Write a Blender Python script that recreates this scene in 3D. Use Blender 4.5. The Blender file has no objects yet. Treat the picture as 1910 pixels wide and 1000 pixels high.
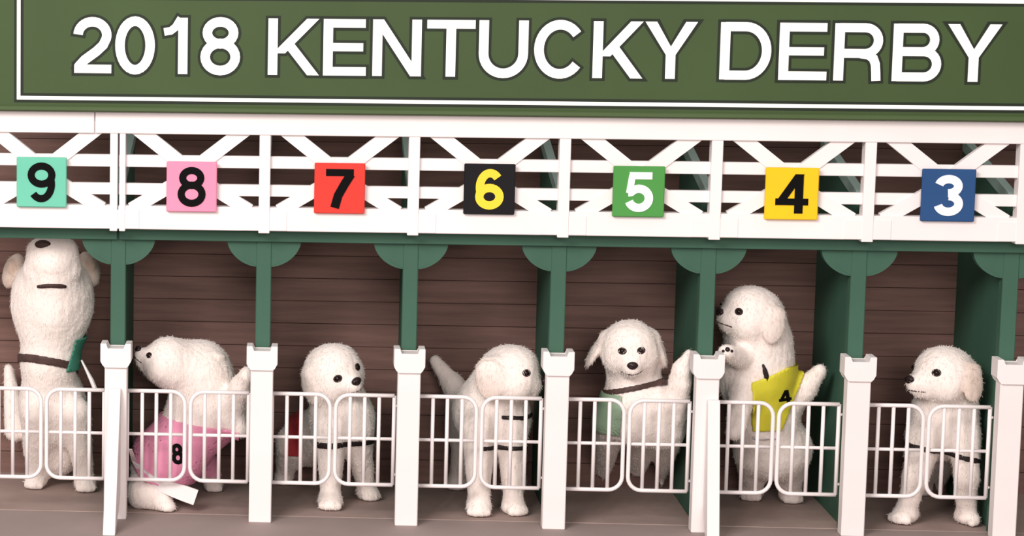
import bpy, bmesh, math, random
import numpy as np
from mathutils import Vector, Matrix, noise
from mathutils.bvhtree import BVHTree

random.seed(7)
scene = bpy.context.scene
COL = scene.collection

# ------------------------------------------------------------------ camera
W, H = 1910, 1000
FPX = 4800.0
CAM = np.array([0.350893, -4.862869, 1.095880])
YAW, PITCH, ROLL = -0.0770171, 0.1319136, 0.0062114
PPX, PPY = 193.3035, 539.7481


def cam_basis():
    cy, sy, cp, sp = math.cos(YAW), math.sin(YAW), math.cos(PITCH), math.sin(PITCH)
    cr, sr = math.cos(ROLL), math.sin(ROLL)
    f = np.array([sy * cp, cy * cp, -sp])
    r0 = np.array([cy, -sy, 0.0])
    u0 = np.cross(r0, f)
    return cr * r0 + sr * u0, -sr * r0 + cr * u0, f


CR, CU, CF = cam_basis()
cam_data = bpy.data.cameras.new('camera')
cam = bpy.data.objects.new('camera', cam_data)
COL.objects.link(cam)
cam_data.sensor_fit = 'HORIZONTAL'
cam_data.sensor_width = 36.0
cam_data.lens = FPX / W * 36.0
cam_data.shift_x = (W / 2 - PPX) / W
cam_data.shift_y = (PPY - H / 2) / W
m = Matrix.Identity(4)
for i in range(3):
    m[i][0], m[i][1], m[i][2], m[i][3] = CR[i], CU[i], -CF[i], CAM[i]
cam.matrix_world = m
scene.camera = cam

# ------------------------------------------------------------------ light
world = bpy.data.worlds.new('world')
scene.world = world
world.use_nodes = True
world.node_tree.nodes['Background'].inputs['Color'].default_value = (1.0, 0.95, 0.93, 1)
world.node_tree.nodes['Background'].inputs['Strength'].default_value = 0.5


def area_light(name, loc, target, size, power, color):
    d = bpy.data.lights.new(name, 'AREA')
    d.shape = 'RECTANGLE'
    d.size, d.size_y = size
    d.energy = power
    d.color = color
    o = bpy.data.objects.new(name, d)
    COL.objects.link(o)
    o.location = loc
    o.rotation_euler = (Vector(target) - Vector(loc)).to_track_quat('-Z', 'Y').to_euler()
    return o


area_light('stage_key_light', (-1.7, -4.7, 3.0), (0.4, 0, 0.4), (2.2, 1.5), 265, (1.0, 0.94, 0.91))
area_light('added_fill_light', (1.0, -6.4, 1.9), (0.9, 0, 0.3), (2.0, 1.2), 165, (1.0, 0.90, 0.88))  # added fill lamp behind the camera, no real stage lamp; lifts the shade

scene.view_settings.view_transform = 'Standard'
scene.view_settings.look = 'None'
scene.view_settings.gamma = 1.0
scene.view_settings.use_curve_mapping = False
scene.view_settings.exposure = 0.0


# ------------------------------------------------------------------ measuring helpers
def P(u, v, Y):
    """point at depth Y that lies on the sight line measured at (u, v)"""
    d = CF * FPX + CR * (u - PPX) - CU * (v - PPY)
    return CAM + d * ((Y - CAM[1]) / d[1])


def PF(u, v, z=0.0):
    d = CF * FPX + CR * (u - PPX) - CU * (v - PPY)
    return CAM + d * ((z - CAM[2]) / d[2])


def S(p):
    """metres per measured pixel at point p"""
    return float((np.asarray(p) - CAM) @ CF) / FPX


# ------------------------------------------------------------------ materials
def mat(name, color, rough=0.6, var=0.0, scale=20.0, stretch=(1, 1, 1), bump=0.0, bscale=60.0, spec=0.3, sheen=0.0,
        metallic=0.0):
    mt = bpy.data.materials.new(name)
    mt.use_nodes = True
    nt = mt.node_tree
    b = nt.nodes['Principled BSDF']
    b.inputs['Roughness'].default_value = rough
    b.inputs['Specular IOR Level'].default_value = spec
    b.inputs['Metallic'].default_value = metallic
    if sheen:
        b.inputs['Sheen Weight'].default_value = sheen
    b.inputs['Base Color'].default_value = (*color, 1)
    tc = nt.nodes.new('ShaderNodeTexCoord')
    mp = nt.nodes.new('ShaderNodeMapping')
    mp.inputs['Scale'].default_value = stretch
    nt.links.new(tc.outputs['Object'], mp.inputs['Vector'])
    if var:
        n = nt.nodes.new('ShaderNodeTexNoise')
        n.inputs['Scale'].default_value = scale
        n.inputs['Detail'].default_value = 6
        nt.links.new(mp.outputs['Vector'], n.inputs['Vector'])
        r = nt.nodes.new('ShaderNodeValToRGB')
        r.color_ramp.elements[0].position = 0.3
        r.color_ramp.elements[1].position = 0.7
        r.color_ramp.elements[0].color = (*[max(0, c * (1 - var)) for c in color], 1)
        r.color_ramp.elements[1].color = (*[min(1, c * (1 + var)) for c in color], 1)
        nt.links.new(n.outputs['Fac'], r.inputs['Fac'])
        nt.links.new(r.outputs['Color'], b.inputs['Base Color'])
    if bump:
        n2 = nt.nodes.new('ShaderNodeTexNoise')
        n2.inputs['Scale'].default_value = bscale
        n2.inputs['Detail'].default_value = 4
        nt.links.new(mp.outputs['Vector'], n2.inputs['Vector'])
        bp = nt.nodes.new('ShaderNodeBump')
        bp.inputs['Strength'].default_value = bump
        bp.inputs['Distance'].default_value = 0.003
        nt.links.new(n2.outputs['Fac'], bp.inputs['Height'])
        nt.links.new(bp.outputs['Normal'], b.inputs['Normal'])
    return mt


M = {}
M['white'] = mat('white_paint', (0.83, 0.765, 0.75), 0.5, 0.03, 6, (1, 1, 1), 0.05, 40)
M['wire'] = mat('white_wire_coating', (0.85, 0.79, 0.78), 0.4, 0.02, 10)
M['green'] = mat('green_paint', (0.046, 0.118, 0.078), 0.7, 0.10, 7, (1, 1, .4), 0.05, 30)
M['teal'] = mat('pale_teal_paint', (0.34, 0.47, 0.42), 0.5, 0.06, 10)
M['sign'] = mat('sign_green', (0.041, 0.073, 0.020), 0.6, 0.07, 4)
M['sign_edge'] = mat('sign_edge_green', (0.055, 0.092, 0.029), 0.5, 0.05, 4)
M['letter'] = mat('letter_white', (0.90, 0.89, 0.84), 0.5, 0.02, 8)
M['outline'] = mat('letter_outline_dark', (0.008, 0.016, 0.006), 0.6, 0.1, 8)
M['wood'] = mat('brown_boards', (0.180, 0.100, 0.082), 0.65, 0.22, 5, (1, 1, 14), 0.15, 30)
M['mat'] = mat('brown_mat', (0.36, 0.27, 0.24), 0.8, 0.14, 9, (1, 1, 1), 0.1, 60)
M['floor'] = mat('floor_pinkish_brown', (0.33, 0.26, 0.24), 0.75, 0.08, 5, (1, 1, 1), 0.06, 50)
M['black'] = mat('black_vinyl', (0.004, 0.004, 0.004), 0.75, 0.1, 10, spec=0.08)
M['strap'] = mat('dark_strap', (0.018, 0.012, 0.012), 0.6, 0.2, 60, bump=0.2, bscale=200)
M['collar'] = mat('brown_collar', (0.075, 0.042, 0.036), 0.6, 0.25, 60, bump=0.2, bscale=200)
M['nose'] = mat('nose_dark', (0.022, 0.013, 0.013), 0.35, 0.2, 80, bump=0.3, bscale=300)
M['eye'] = mat('eye_dark', (0.010, 0.005, 0.004), 0.25, 0.1, 30, spec=0.3)
M['lip'] = mat('lip_dark', (0.045, 0.022, 0.018), 0.6, 0.2, 60)
CLOTH = {'8': (0.80, 0.30, 0.45), '7': (0.55, 0.05, 0.06), '4': (0.66, 0.60, 0.04), '5': (0.30, 0.42, 0.29),
         '9': (0.055, 0.24, 0.165), '3': (0.04, 0.08, 0.25)}
for k, c in CLOTH.items():
    M['vest' + k] = mat('vest_cloth_' + k, c, 0.7, 0.08, 30, bump=0.15, bscale=250)
PLATE = {'9': (0.15, 0.52, 0.37), '8': (0.80, 0.27, 0.41), '7': (0.70, 0.05, 0.036), '6': (0.010, 0.009, 0.011),
         '5': (0.075, 0.29, 0.065), '4': (0.90, 0.53, 0.015), '3': (0.024, 0.075, 0.20)}
for k, c in PLATE.items():
    M['plate' + k] = mat('number_plate_' + k, c, 0.6, 0.04, 12, spec=0.12)
M['digit_white'] = mat('digit_white', (0.9, 0.9, 0.9), 0.5, 0.02, 10)
M['digit_yellow'] = mat('digit_yellow', (0.86, 0.62, 0.03), 0.5, 0.04, 10)


def fur_material(name, base, tan):
    mt = mat(name, base, 0.85, 0.0, spec=0.15, sheen=0.25)
    nt = mt.node_tree
    b = nt.nodes['Principled BSDF']
    tc = nt.nodes['Texture Coordinate']
    n = nt.nodes.new('ShaderNodeTexNoise')
    n.inputs['Scale'].default_value = 22
    n.inputs['Detail'].default_value = 8
    mp = nt.nodes.new('ShaderNodeMapping')
    mp.inputs['Scale'].default_value = (1, 1, 0.45)
    nt.links.new(tc.outputs['Object'], mp.inputs['Vector'])
    nt.links.new(mp.outputs['Vector'], n.inputs['Vector'])
    at = nt.nodes.new('ShaderNodeAttribute')
    at.attribute_name = 'tan'
    mul = nt.nodes.new('ShaderNodeMath')
    mul.operation = 'MULTIPLY_ADD'
    nt.links.new(n.outputs['Fac'], mul.inputs[0])
    mul.inputs[1].default_value = 0.18
    nt.links.new(at.outputs['Fac'], mul.inputs[2])
    mx = nt.nodes.new('ShaderNodeMix')
    mx.data_type = 'RGBA'
    nt.links.new(mul.outputs[0], mx.inputs[0])
    mx.inputs[6].default_value = (*base, 1)
    mx.inputs[7].default_value = (*tan, 1)
    nt.links.new(mx.outputs[2], b.inputs['Base Color'])
    n2 = nt.nodes.new('ShaderNodeTexNoise')
    n2.inputs['Scale'].default_value = 170
    n2.inputs['Detail'].default_value = 5
    mp2 = nt.nodes.new('ShaderNodeMapping')
    mp2.inputs['Scale'].default_value = (1, 1, 0.3)
    nt.links.new(tc.outputs['Object'], mp2.inputs['Vector'])
    nt.links.new(mp2.outputs['Vector'], n2.inputs['Vector'])
    bp = nt.nodes.new('ShaderNodeBump')
    bp.inputs['Strength'].default_value = 0.28
    bp.inputs['Distance'].default_value = 0.003
    nt.links.new(n2.outputs['Fac'], bp.inputs['Height'])
    nt.links.new(bp.outputs['Normal'], b.inputs['Normal'])
    return mt


M['fur'] = fur_material('cream_fur', (0.93, 0.84, 0.785), (0.56, 0.42, 0.33))


# ------------------------------------------------------------------ object helpers
def tag(o, label=None, cat=None, group=None, kind=None):
    if label: o['label'] = label
    if cat: o['category'] = cat
    if group: o['group'] = group
    if kind: o['kind'] = kind
    return o


def empty(name, loc, label=None, cat=None, group=None):
    o = bpy.data.objects.new(name, None)
    o.empty_display_size = 0.05
    o.location = loc
    COL.objects.link(o)
    return tag(o, label, cat, group)


def link(name, me, material=None, parent=None, loc=None):
    """mesh data is in world coordinates unless loc is given; parents are unrotated empties or meshes"""
    o = bpy.data.objects.new(name, me)
    if material is not None and not me.materials:
        me.materials.append(M[material] if isinstance(material, str) else material)
    COL.objects.link(o)
    if parent is not None:
        o.parent = parent
    if loc is not None:
        o.location = loc
    return o


def wloc(o):
    v = Vector(o.location)
    while o.parent is not None:
        o = o.parent
        v += o.location
    return v


def put(name, bm, material, parent=None, smooth=False):
    """bm in world coordinates -> object whose data is relative to its parent's place"""
    me = bpy.data.meshes.new(name)
    if parent is not None:
        bmesh.ops.translate(bm, verts=bm.verts, vec=-wloc(parent))
    bmesh.ops.recalc_face_normals(bm, faces=bm.faces)
    bm.to_mesh(me)
    bm.free()
    if smooth:
        for p in me.polygons: p.use_smooth = True
    return link(name, me, material, parent)


def box(bm, x0, x1, y0, y1, z0, z1, bev=0.0):
    r = bmesh.ops.create_cube(bm, size=1.0)
    vs = r['verts']
    for v in vs:
        v.co = Vector((x0 + (v.co.x + .5) * (x1 - x0), y0 + (v.co.y + .5) * (y1 - y0), z0 + (v.co.z + .5) * (z1 - z0)))
    if bev:
        es = list({e for v in vs for e in v.link_edges})
        bmesh.ops.bevel(bm, geom=es, offset=bev, segments=1, profile=0.5, affect='EDGES')


def boxo(name, dims, material, parent=None, bev=0.0015):
    bm = bmesh.new()
    box(bm, *dims, bev)
    return put(name, bm, material, parent)


def prism_xz(bm, pts, y0, y1):
    """polygon in x,z extruded between y0 and y1"""
    a = [bm.verts.new((x, y0, z)) for x, z in pts]
    b = [bm.verts.new((x, y1, z)) for x, z in pts]
    n = len(pts)
    bm.faces.new(a)
    bm.faces.new(b[::-1])
    for i in range(n):
        bm.faces.new((a[i], b[i], b[(i + 1) % n], a[(i + 1) % n]))


def prism_yz(bm, pts, x0, x1):
    a = [bm.verts.new((x0, y, z)) for y, z in pts]
    b = [bm.verts.new((x1, y, z)) for y, z in pts]
    n = len(pts)
    bm.faces.new(a)
    bm.faces.new(b[::-1])
    for i in range(n):
        bm.faces.new((a[i], b[i], b[(i + 1) % n], a[(i + 1) % n]))


def tube(bm, pts, r, seg=8, closed=False):
    pts = [Vector(p) for p in pts]
    n = len(pts)
    rings = []
    for i in range(n):
        if closed:
            t = pts[(i + 1) % n] - pts[i - 1]
        else:
            t = pts[min(i + 1, n - 1)] - pts[max(i - 1, 0)]
        t.normalize()
        ref = Vector((0, 1, 0)) if abs(t.y) < 0.9 else Vector((1, 0, 0))
        a = t.cross(ref).normalized()
        b = t.cross(a).normalized()
        rr = r[i] if isinstance(r, (list, tuple)) else r
        rings.append([bm.verts.new(pts[i] + a * rr * math.cos(2 * math.pi * k / seg) + b * rr * math.sin(2 * math.pi * k / seg))
                      for k in range(seg)])
    for i in range(n if closed else n - 1):
        p, q = rings[i], rings[(i + 1) % n]
        for k in range(seg):
            bm.faces.new((p[k], p[(k + 1) % seg], q[(k + 1) % seg], q[k]))
    if not closed:
        bm.faces.new(rings[0])
        bm.faces.new(rings[-1][::-1])


# ------------------------------------------------------------------ lettering (strokes drawn here, no fonts)
def arc(cx, cy, rx, ry, a0, a1, n=16):
    return [(cx + rx * math.cos(math.radians(a0 + (a1 - a0) * i / n)), cy + ry * math.sin(math.radians(a0 + (a1 - a0) * i / n)))
            for i in range(n + 1)]


def ribbon(pts, t, e=0.0, closed=False):
    """list of quads covering a stroke of width t; e widens it and lengthens its ends"""
    pts = [np.array(p, float) for p in pts]
    if not closed and e:
        d0 = pts[0] - pts[1]; d1 = pts[-1] - pts[-2]
        pts[0] = pts[0] + d0 / np.linalg.norm(d0) * e
        pts[-1] = pts[-1] + d1 / np.linalg.norm(d1) * e
    h = t / 2 + e
    n = len(pts)
    L, R_ = [], []
    for i in range(n):
        ds = []
        if closed or i > 0: ds.append(pts[i] - pts[i - 1])
        if closed or i < n - 1: ds.append(pts[(i + 1) % n] - pts[i])
        ns = [np.array((-d[1], d[0])) / np.linalg.norm(d) for d in ds]
        nn = sum(ns); nn = nn / np.linalg.norm(nn)
        nn = nn / max(0.4, float(nn @ ns[0]))
        L.append(pts[i] + nn * h); R_.append(pts[i] - nn * h)
    return [('strip', L, R_, closed)]


def para(x0, y0, x1, y1, hw, e=0.0):
    """slanted stroke with level ends; hw its level width, x0/x1 the centres of its ends"""
    dx, dy = x1 - x0, y1 - y0
    k = math.hypot(dx, dy) / abs(dy)
    sx = dx / dy
    sg = 1 if dy > 0 else -1
    x0 -= sx * e * sg; y0 -= e * sg; x1 += sx * e * sg; y1 += e * sg
    h = hw / 2 + e * k
    return [('poly', [(x0 - h, y0), (x0 + h, y0), (x1 + h, y1), (x1 - h, y1)])]


def rect(x0, y0, x1, y1, e=0.0):
    return [('poly', [(x0 - e, y0 - e), (x1 + e, y0 - e), (x1 + e, y1 + e), (x0 - e, y1 + e)])]


def glyph(ch, w, t, e=0.0):
    """pieces of a sans capital or digit of height 1 and width w, stem t"""
    b = t * 0.90     # level strokes are a little thinner
    h = t / 2
    if ch == 'K':
        return rect(0, 0, t, 1, e) + para(t * 1.15, .385, w - .10, 1, t * 1.28, e) + para(.40 * w, .56, w - .09, 0, t * 1.25, e)
    if ch == 'E':
        return rect(0, 0, t, 1, e) + rect(0, 0, w, b, e) + rect(0, 1 - b, w * .98, 1, e) + rect(0, .5 - b * .45, w * .93, .5 + b * .5, e)
    if ch == 'N':
        return rect(0, 0, t, 1, e) + rect(w - t, 0, w, 1, e) + para(h * 1.1, 1, w - h * 1.1, 0, t * 1.15, e)
    if ch == 'T':
        return rect(0, 1 - b, w, 1, e) + rect(w / 2 - h, 0, w / 2 + h, 1, e)
    if ch == 'U':
        r = w / 2 - h
        return ribbon([(h, 1)] + arc(w / 2, r + h * .8, r, r, 180, 360, 18) + [(w - h, 1)], t, e)
    if ch == 'C':
        return ribbon(arc(w / 2 + .01, .5, w / 2 - h, .5 - h * .8, 38, 322, 30), t, e)
    if ch == 'Y':
        sl = (w / 2 - t * .6) / .58
        g = 1.5 * e
        arm = [(-g - sl * e, 1 + e), (t * 1.2 + g - sl * e, 1 + e), (w / 2 + h + e * .6, .42), (w / 2 - h - e, .42)]
        return [('poly', arm), ('poly', [(w - x_, y_) for x_, y_ in arm][::-1])] + rect(w / 2 - h, 0, w / 2 + h, .45, e)
    if ch == 'D':
        ry = .5 - b / 2
        return rect(0, 0, t, 1, e) + ribbon([(h, 1 - b / 2)] + arc(w - h - .36, .5, .36, ry, 90, -90, 18) + [(h, b / 2)], t * .95, e)
    if ch == 'R':
        r = (.5 - b / 2) / 2 + .012
        return (rect(0, 0, t, 1, e) + ribbon([(h, 1 - b / 2)] + arc(w - h - r - .03, 1 - b / 2 - r, r, r, 90, -90, 14) + [(h, 1 - b / 2 - 2 * r)], t * .93, e)
                + ribbon([(w * .52, .47), (w * .68, .45), (w * .78, .39), (w * .825, .29), (w * .84, .15), (w * .85, .0)], t * .92, e))
    if ch == 'B':
        r1 = (.5 - b / 2) / 2 - .008
        r2 = (1 - b) / 2 - r1
        return (rect(0, 0, t, 1, e) + ribbon([(h, 1 - b / 2)] + arc(w - h - r1 - .05, 1 - b / 2 - r1, r1, r1, 90, -90, 14) + [(h, 1 - b / 2 - 2 * r1)], t * .93, e)
                + ribbon([(h, b / 2 + 2 * r2)] + arc(w - h - r2, b / 2 + r2, r2, r2, 90, -90, 14) + [(h, b / 2)], t * .93, e))
    if ch == '2':
        r = w / 2 - h
        return ribbon(arc(w / 2, 1 - h - r * .92, r, r * .92, 178, -15, 18) + [(w * .78, .50), (w * .60, .385), (w * .30, .235), (w * .16, .13), (h * 1.15, b * .55)], t, e) + rect(h * .2, 0, w, b, e)
    if ch == '0':
        return ribbon(arc(w / 2, .5, w / 2 - h, .5 - h * .8, 0, 360, 32)[:-1], t, e, True)
    if ch == '1':
        return rect(w - t, 0, w, 1, e) + ribbon([(0, .745), (w * .28, .765), (w * .48, .83), (w - t * .72, .99)], t * .8, e)
    if ch == '8':
        r1y = .195
        c1 = 1 - h * .8 - r1y
        r2y = (c1 - r1y - h * .8) / 2 + h * 0.05
        return (ribbon(arc(w / 2, c1, w / 2 - h - w * .05, r1y, 0, 360, 24)[:-1], t, e, True)
                + ribbon(arc(w / 2, h * .8 + r2y, w / 2 - h, r2y, 0, 360, 24)[:-1], t, e, True))
    if ch == '7':
        return rect(0, 1 - t * .85, w, 1, e) + ribbon([(w - h * .7, 1 - t * .6), (w * .68, .62), (w * .45, .32), (w * .33, 0)], t * 1.05, e)
    if ch == '6':
        r = w / 2 - h
        ry = .31 - h * .8
        return (ribbon(arc(w / 2, h * .8 + ry, r, ry, 0, 360, 24)[:-1], t, e, True)
                + ribbon(arc(w / 2 + .01, .55, r, .45 - h * .8, 42, 205, 20), t, e))
    if ch == '9':
        r = w / 2 - h
        ry = .31 - h * .8
        return (ribbon(arc(w / 2, 1 - h * .8 - ry, r, ry, 0, 360, 24)[:-1], t, e, True)
                + ribbon(arc(w / 2 - .01, .45, r, .45 - h * .8, -138, 25, 20), t, e))
    if ch == '5':
        r = w / 2 - h
        return (rect(w * .16, 1 - t * .85, w * .95, 1, e) + ribbon([(w * .26, 1 - t * .4), (w * .17, .46)], t * .8, e)
                + ribbon([(w * .12, .475)] + arc(w / 2, .33, r, .33 - h * .8, 140, -160, 24), t, e))
    if ch == '4':
        return rect(0, .21, w, .21 + t * .8, e) + rect(w * .58, 0, w * .58 + t, 1, e) + para(t * .52, .27, w * .72, 1, t * 1.05, e)
    if ch == '3':
        r = w / 2 - h
        return (ribbon(arc(w / 2 - .01, .735, r * .93, .265 - h * .8, 168, -92, 20), t, e)
                + ribbon(arc(w / 2, .285, r, .285 - h * .8, 88, -168, 22), t, e))


def glyph_bm(ch, x0, z0, w, h, stem, y0, y1, e=0.0):
    bm = bmesh.new()
    f = lambda p: (x0 + p[0] * h, z0 + p[1] * h)
    for gi, g in enumerate(glyph(ch, w / h, stem / h, e / h)):
        if gi:
            y0 -= 0.00012            # strokes that cross lie a hair apart
        if g[0] == 'poly':
            prism_xz(bm, [f(p) for p in g[1]], y0, y1)
        else:
            L, R_, closed = g[1:]
            n = len(L)
            fl = [bm.verts.new((f(p)[0], y0, f(p)[1])) for p in L]
            fr = [bm.verts.new((f(p)[0], y0, f(p)[1])) for p in R_]
            bl = [bm.verts.new((f(p)[0], y1, f(p)[1])) for p in L]
            br = [bm.verts.new((f(p)[0], y1, f(p)[1])) for p in R_]
            for i in range(n if closed else n - 1):
                j = (i + 1) % n
                bm.faces.new((fl[i], fl[j], fr[j], fr[i]))
                bm.faces.new((bl[i], br[i], br[j], bl[j]))
                bm.faces.new((fl[i], bl[i], bl[j], fl[j]))
                bm.faces.new((fr[i], fr[j], br[j], br[i]))
            if not closed:
                bm.faces.new((fl[0], fr[0], br[0], bl[0]))
                bm.faces.new((fl[-1], bl[-1], br[-1], fr[-1]))
    return bm


# ================================================================== the setting
BAY = 0.28
YW = 0.42            # depth of the back wall
X0, X1 = -0.62, 2.10

floor = boxo('floor', (-2.5, 4.2, -3.0, YW + 0.2, -0.05, 0.0), 'floor', None, 0)
tag(floor, 'pinkish brown floor in front of and under the gate', 'floor', kind='structure')
mt_ = boxo('stall_mat', (X0, X1, 0.062, YW + .02, 0.0, 0.0012), 'mat', floor, 0)

wall = empty('wall_back', (0, YW, 0), 'dark brown horizontal board wall behind the stalls', 'wall')
wall['kind'] = 'structure'
boxo('backing', (X0, X1, YW + .012, YW + .03, 0, 0.86), 'wood', wall, 0)
zz = 0.0
k = 0
while zz < 0.84:
    hgt = 0.047
    dy = [0, .0012, .0005, .0018][k % 4]
    boxo('plank', (X0, X1, YW - .001 + dy, YW + .013, zz, zz + hgt - 0.0009), 'wood', wall, 0.0006)
    zz += hgt
    k += 1

# ================================================================== sign board
SY = -0.03
sign = empty('sign_board', (0.7, SY, 0.80), 'long green sign board with white border and large white capitals above the white lattice', 'sign')
ZB, ZT = 0.7905, 1.035
boxo('panel', (-0.30, 2.05, SY, SY + .03, ZB, ZT), 'sign', sign, 0.002)
boxo('bottom_edge', (-0.30, 2.05, SY - .006, SY, ZB, ZB + .010), 'sign_edge', sign, 0.002)
for nm, d in (('border_line', (-0.1885, 2.0, 0.8115, 0.8185)), ('border_line', (-0.1885, -0.1815, 0.8186, 1.0054)),
              ('border_line', (-0.1885, 2.0, 1.0055, 1.0125))):
    o = boxo(nm, (d[0], d[1], SY - .0022, SY, d[2], d[3]), 'letter', sign, 0)
    up_ = d[1] < 0
    boxo('outline', (d[0] - .0052, d[1] + .0052, SY - (.0006 if up_ else .0009), SY + .0002, d[2] - (-.0052 if up_ else .0052), d[3] + (-.0052 if up_ else .0052)), 'outline', o, 0)
LET = [('2', 137, 208), ('0', 215, 289), ('1', 306, 350), ('8', 374, 448), ('K', 500, 594), ('E', 603, 683), ('N', 695, 786),
       ('T', 796, 886), ('U', 893, 985), ('C', 995, 1092), ('K', 1106, 1198), ('Y', 1202, 1300), ('D', 1343, 1439),
       ('E', 1453, 1543), ('R', 1556, 1650), ('B', 1665, 1757), ('Y', 1766, 1867)]
LZ, LH = 0.8625, 0.1050
for li, (ch, ua, ub) in enumerate(LET):
    xa = P(ua, 142, SY)[0]
    xb = P(ub, 142, SY)[0]
    if ch in 'YT1' or True:
        xb = (xb + P(ub, 40, SY)[0]) / 2
        xa = (xa + P(ua, 40, SY)[0]) / 2
    o = put('letter', glyph_bm(ch, xa, LZ, xb - xa, LH, 0.0178, SY - .0024, SY - .0004), 'letter', sign)
    put('outline', glyph_bm(ch, xa, LZ, xb - xa, LH, 0.0178, SY - .0008 - .0005 * (li % 2), SY + .0002 + .0002 * (li % 2), 0.0050), 'outline', o)

# ================================================================== white lattice frame (two sections)
Z_TOP1, Z_TOP0 = 0.789, 0.748
R1 = (0.684, 0.707)
R2 = (0.631, 0.653)
Z_B1, Z_B0 = 0.611, 0.5660


def bar_xz(bm, a, b, half, y0, y1):
    a = np.array(a); b = np.array(b)
    d = (b - a) / np.linalg.norm(b - a)
    n = np.array((-d[1], d[0])) * half
    prism_xz(bm, [tuple(a + n), tuple(b + n), tuple(b - n), tuple(a - n)], y0, y1)


def lattice(label, bays, x0, x1, ups, xt0, xt1):
    f = empty('lattice_frame', ((x0 + x1) / 2, 0.01, Z_B0), label, 'frame')
    f['group'] = 'white lattice frame sections'
    boxo('top_beam', (xt0, xt1, -0.012, 0.025, Z_TOP0, Z_TOP1), 'white', f, 0.0012)
    boxo('bottom_beam', (x0, x1, -0.008, 0.022, Z_B0, Z_B1), 'white', f, 0.0012)
    boxo('rail', (x0, x1, -0.001, 0.014, *R1), 'white', f, 0.001)
    boxo('rail', (x0, x1, -0.001, 0.014, *R2), 'white', f, 0.001)
    for (xa, xb) in ups:
        boxo('upright', (xa, xb, -0.0105, 0.020, Z_B0 - .004, Z_TOP0), 'white', f, 0.001)
    for c in bays:
        for s in (-1, 1):
            bm = bmesh.new()
            bar_xz(bm, (c + s * .1155, 0.768), (c + s * .004, 0.6805), 0.0135, -0.005, 0.010)
            put('diagonal', bm, 'white', f)
            bm = bmesh.new()
            bar_xz(bm, (c + s * .012, 0.664), (c + s * .112, 0.604), 0.0125, -0.0045, 0.010)
            put('diagonal', bm, 'white', f)
            if c + s * .1 > x0 + .02:
                xs = c + s * .119 - .022
                boxo('joint_plate', (xs, xs + .044, -0.0095, -0.0075, Z_B0 + .001, Z_B1 - .008), 'white', f, 0.0005)
    return f


lattice('white lattice frame section behind the teal plate numbered 9, left of the narrow joint', [-.14], X0 + .02, -.002,
        [(-0.292, -0.268), (-0.013, 0.0015)], X0 + .02, -.043)
lattice('long white lattice frame section behind the plates numbered 8 to 3', [.14 + BAY * i for i in range(7)], .003, X1 - .02,
        [(0.005, 0.0165)] + [(BAY * i - .0105, BAY * i + .0105) for i in range(1, 8)], -.0415, X1 - .02)

# ================================================================== number plates
PL = {'9': (77.5, 340), '8': (357.5, 348.5), '7': (633.5, 351.5), '6': (913, 353), '5': (1191.5, 357.5), '4': (1477, 361.5), '3': (1769, 364.5)}
DIG = {'9': 'black', '8': 'black', '7': 'black', '6': 'digit_yellow', '5': 'digit_white', '4': 'black', '3': 'digit_white'}
CN = {'9': 'teal square plate with a black number 9', '8': 'pink square plate with a black number 8',
      '7': 'red square plate with a black number 7', '6': 'black square plate with a yellow number 6',
      '5': 'green square plate with a white number 5', '4': 'yellow square plate with a black number 4',
      '3': 'blue square plate with a white number 3'}
for n, (u, v) in PL.items():
    c = P(u, v, -0.018)
    hs = 0.0485 if n in '43' else 0.0475
    e_ = empty('number_plate', (c[0], -0.018, c[2]), CN[n] + ' on the white lattice', 'number plate', 'stall number plates')
    boxo('plate', (c[0] - hs, c[0] + hs, -0.019, -0.0115, c[2] - hs, c[2] + hs), 'plate' + n, e_, 0.0015)
    dh = 0.073
    dw = {'7': .052, '4': .060}.get(n, .053)
    put('digit', glyph_bm(n, c[0] - dw / 2, c[2] - dh / 2, dw, dh, 0.0155 if n not in '89' else .0135, -0.0205, -0.0185), DIG[n], e_)

# ================================================================== green beam, dividers
ZL0 = P(620, 452, 0.045)[2]
YG = 0.035
for (xa, xb, lab) in ((X0 + .02, -.002, 'green beam over the stall numbered 9 left of the joint'),
                      (.002, X1 - .02, 'long green beam over the stalls numbered 8 to 3')):
    g = boxo('green_beam', (xa, xb, YG, YG + .022, ZL0, 0.600), 'green', None, 0.001)
    tag(g, lab, 'beam', 'green beams under the white lattice')

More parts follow.
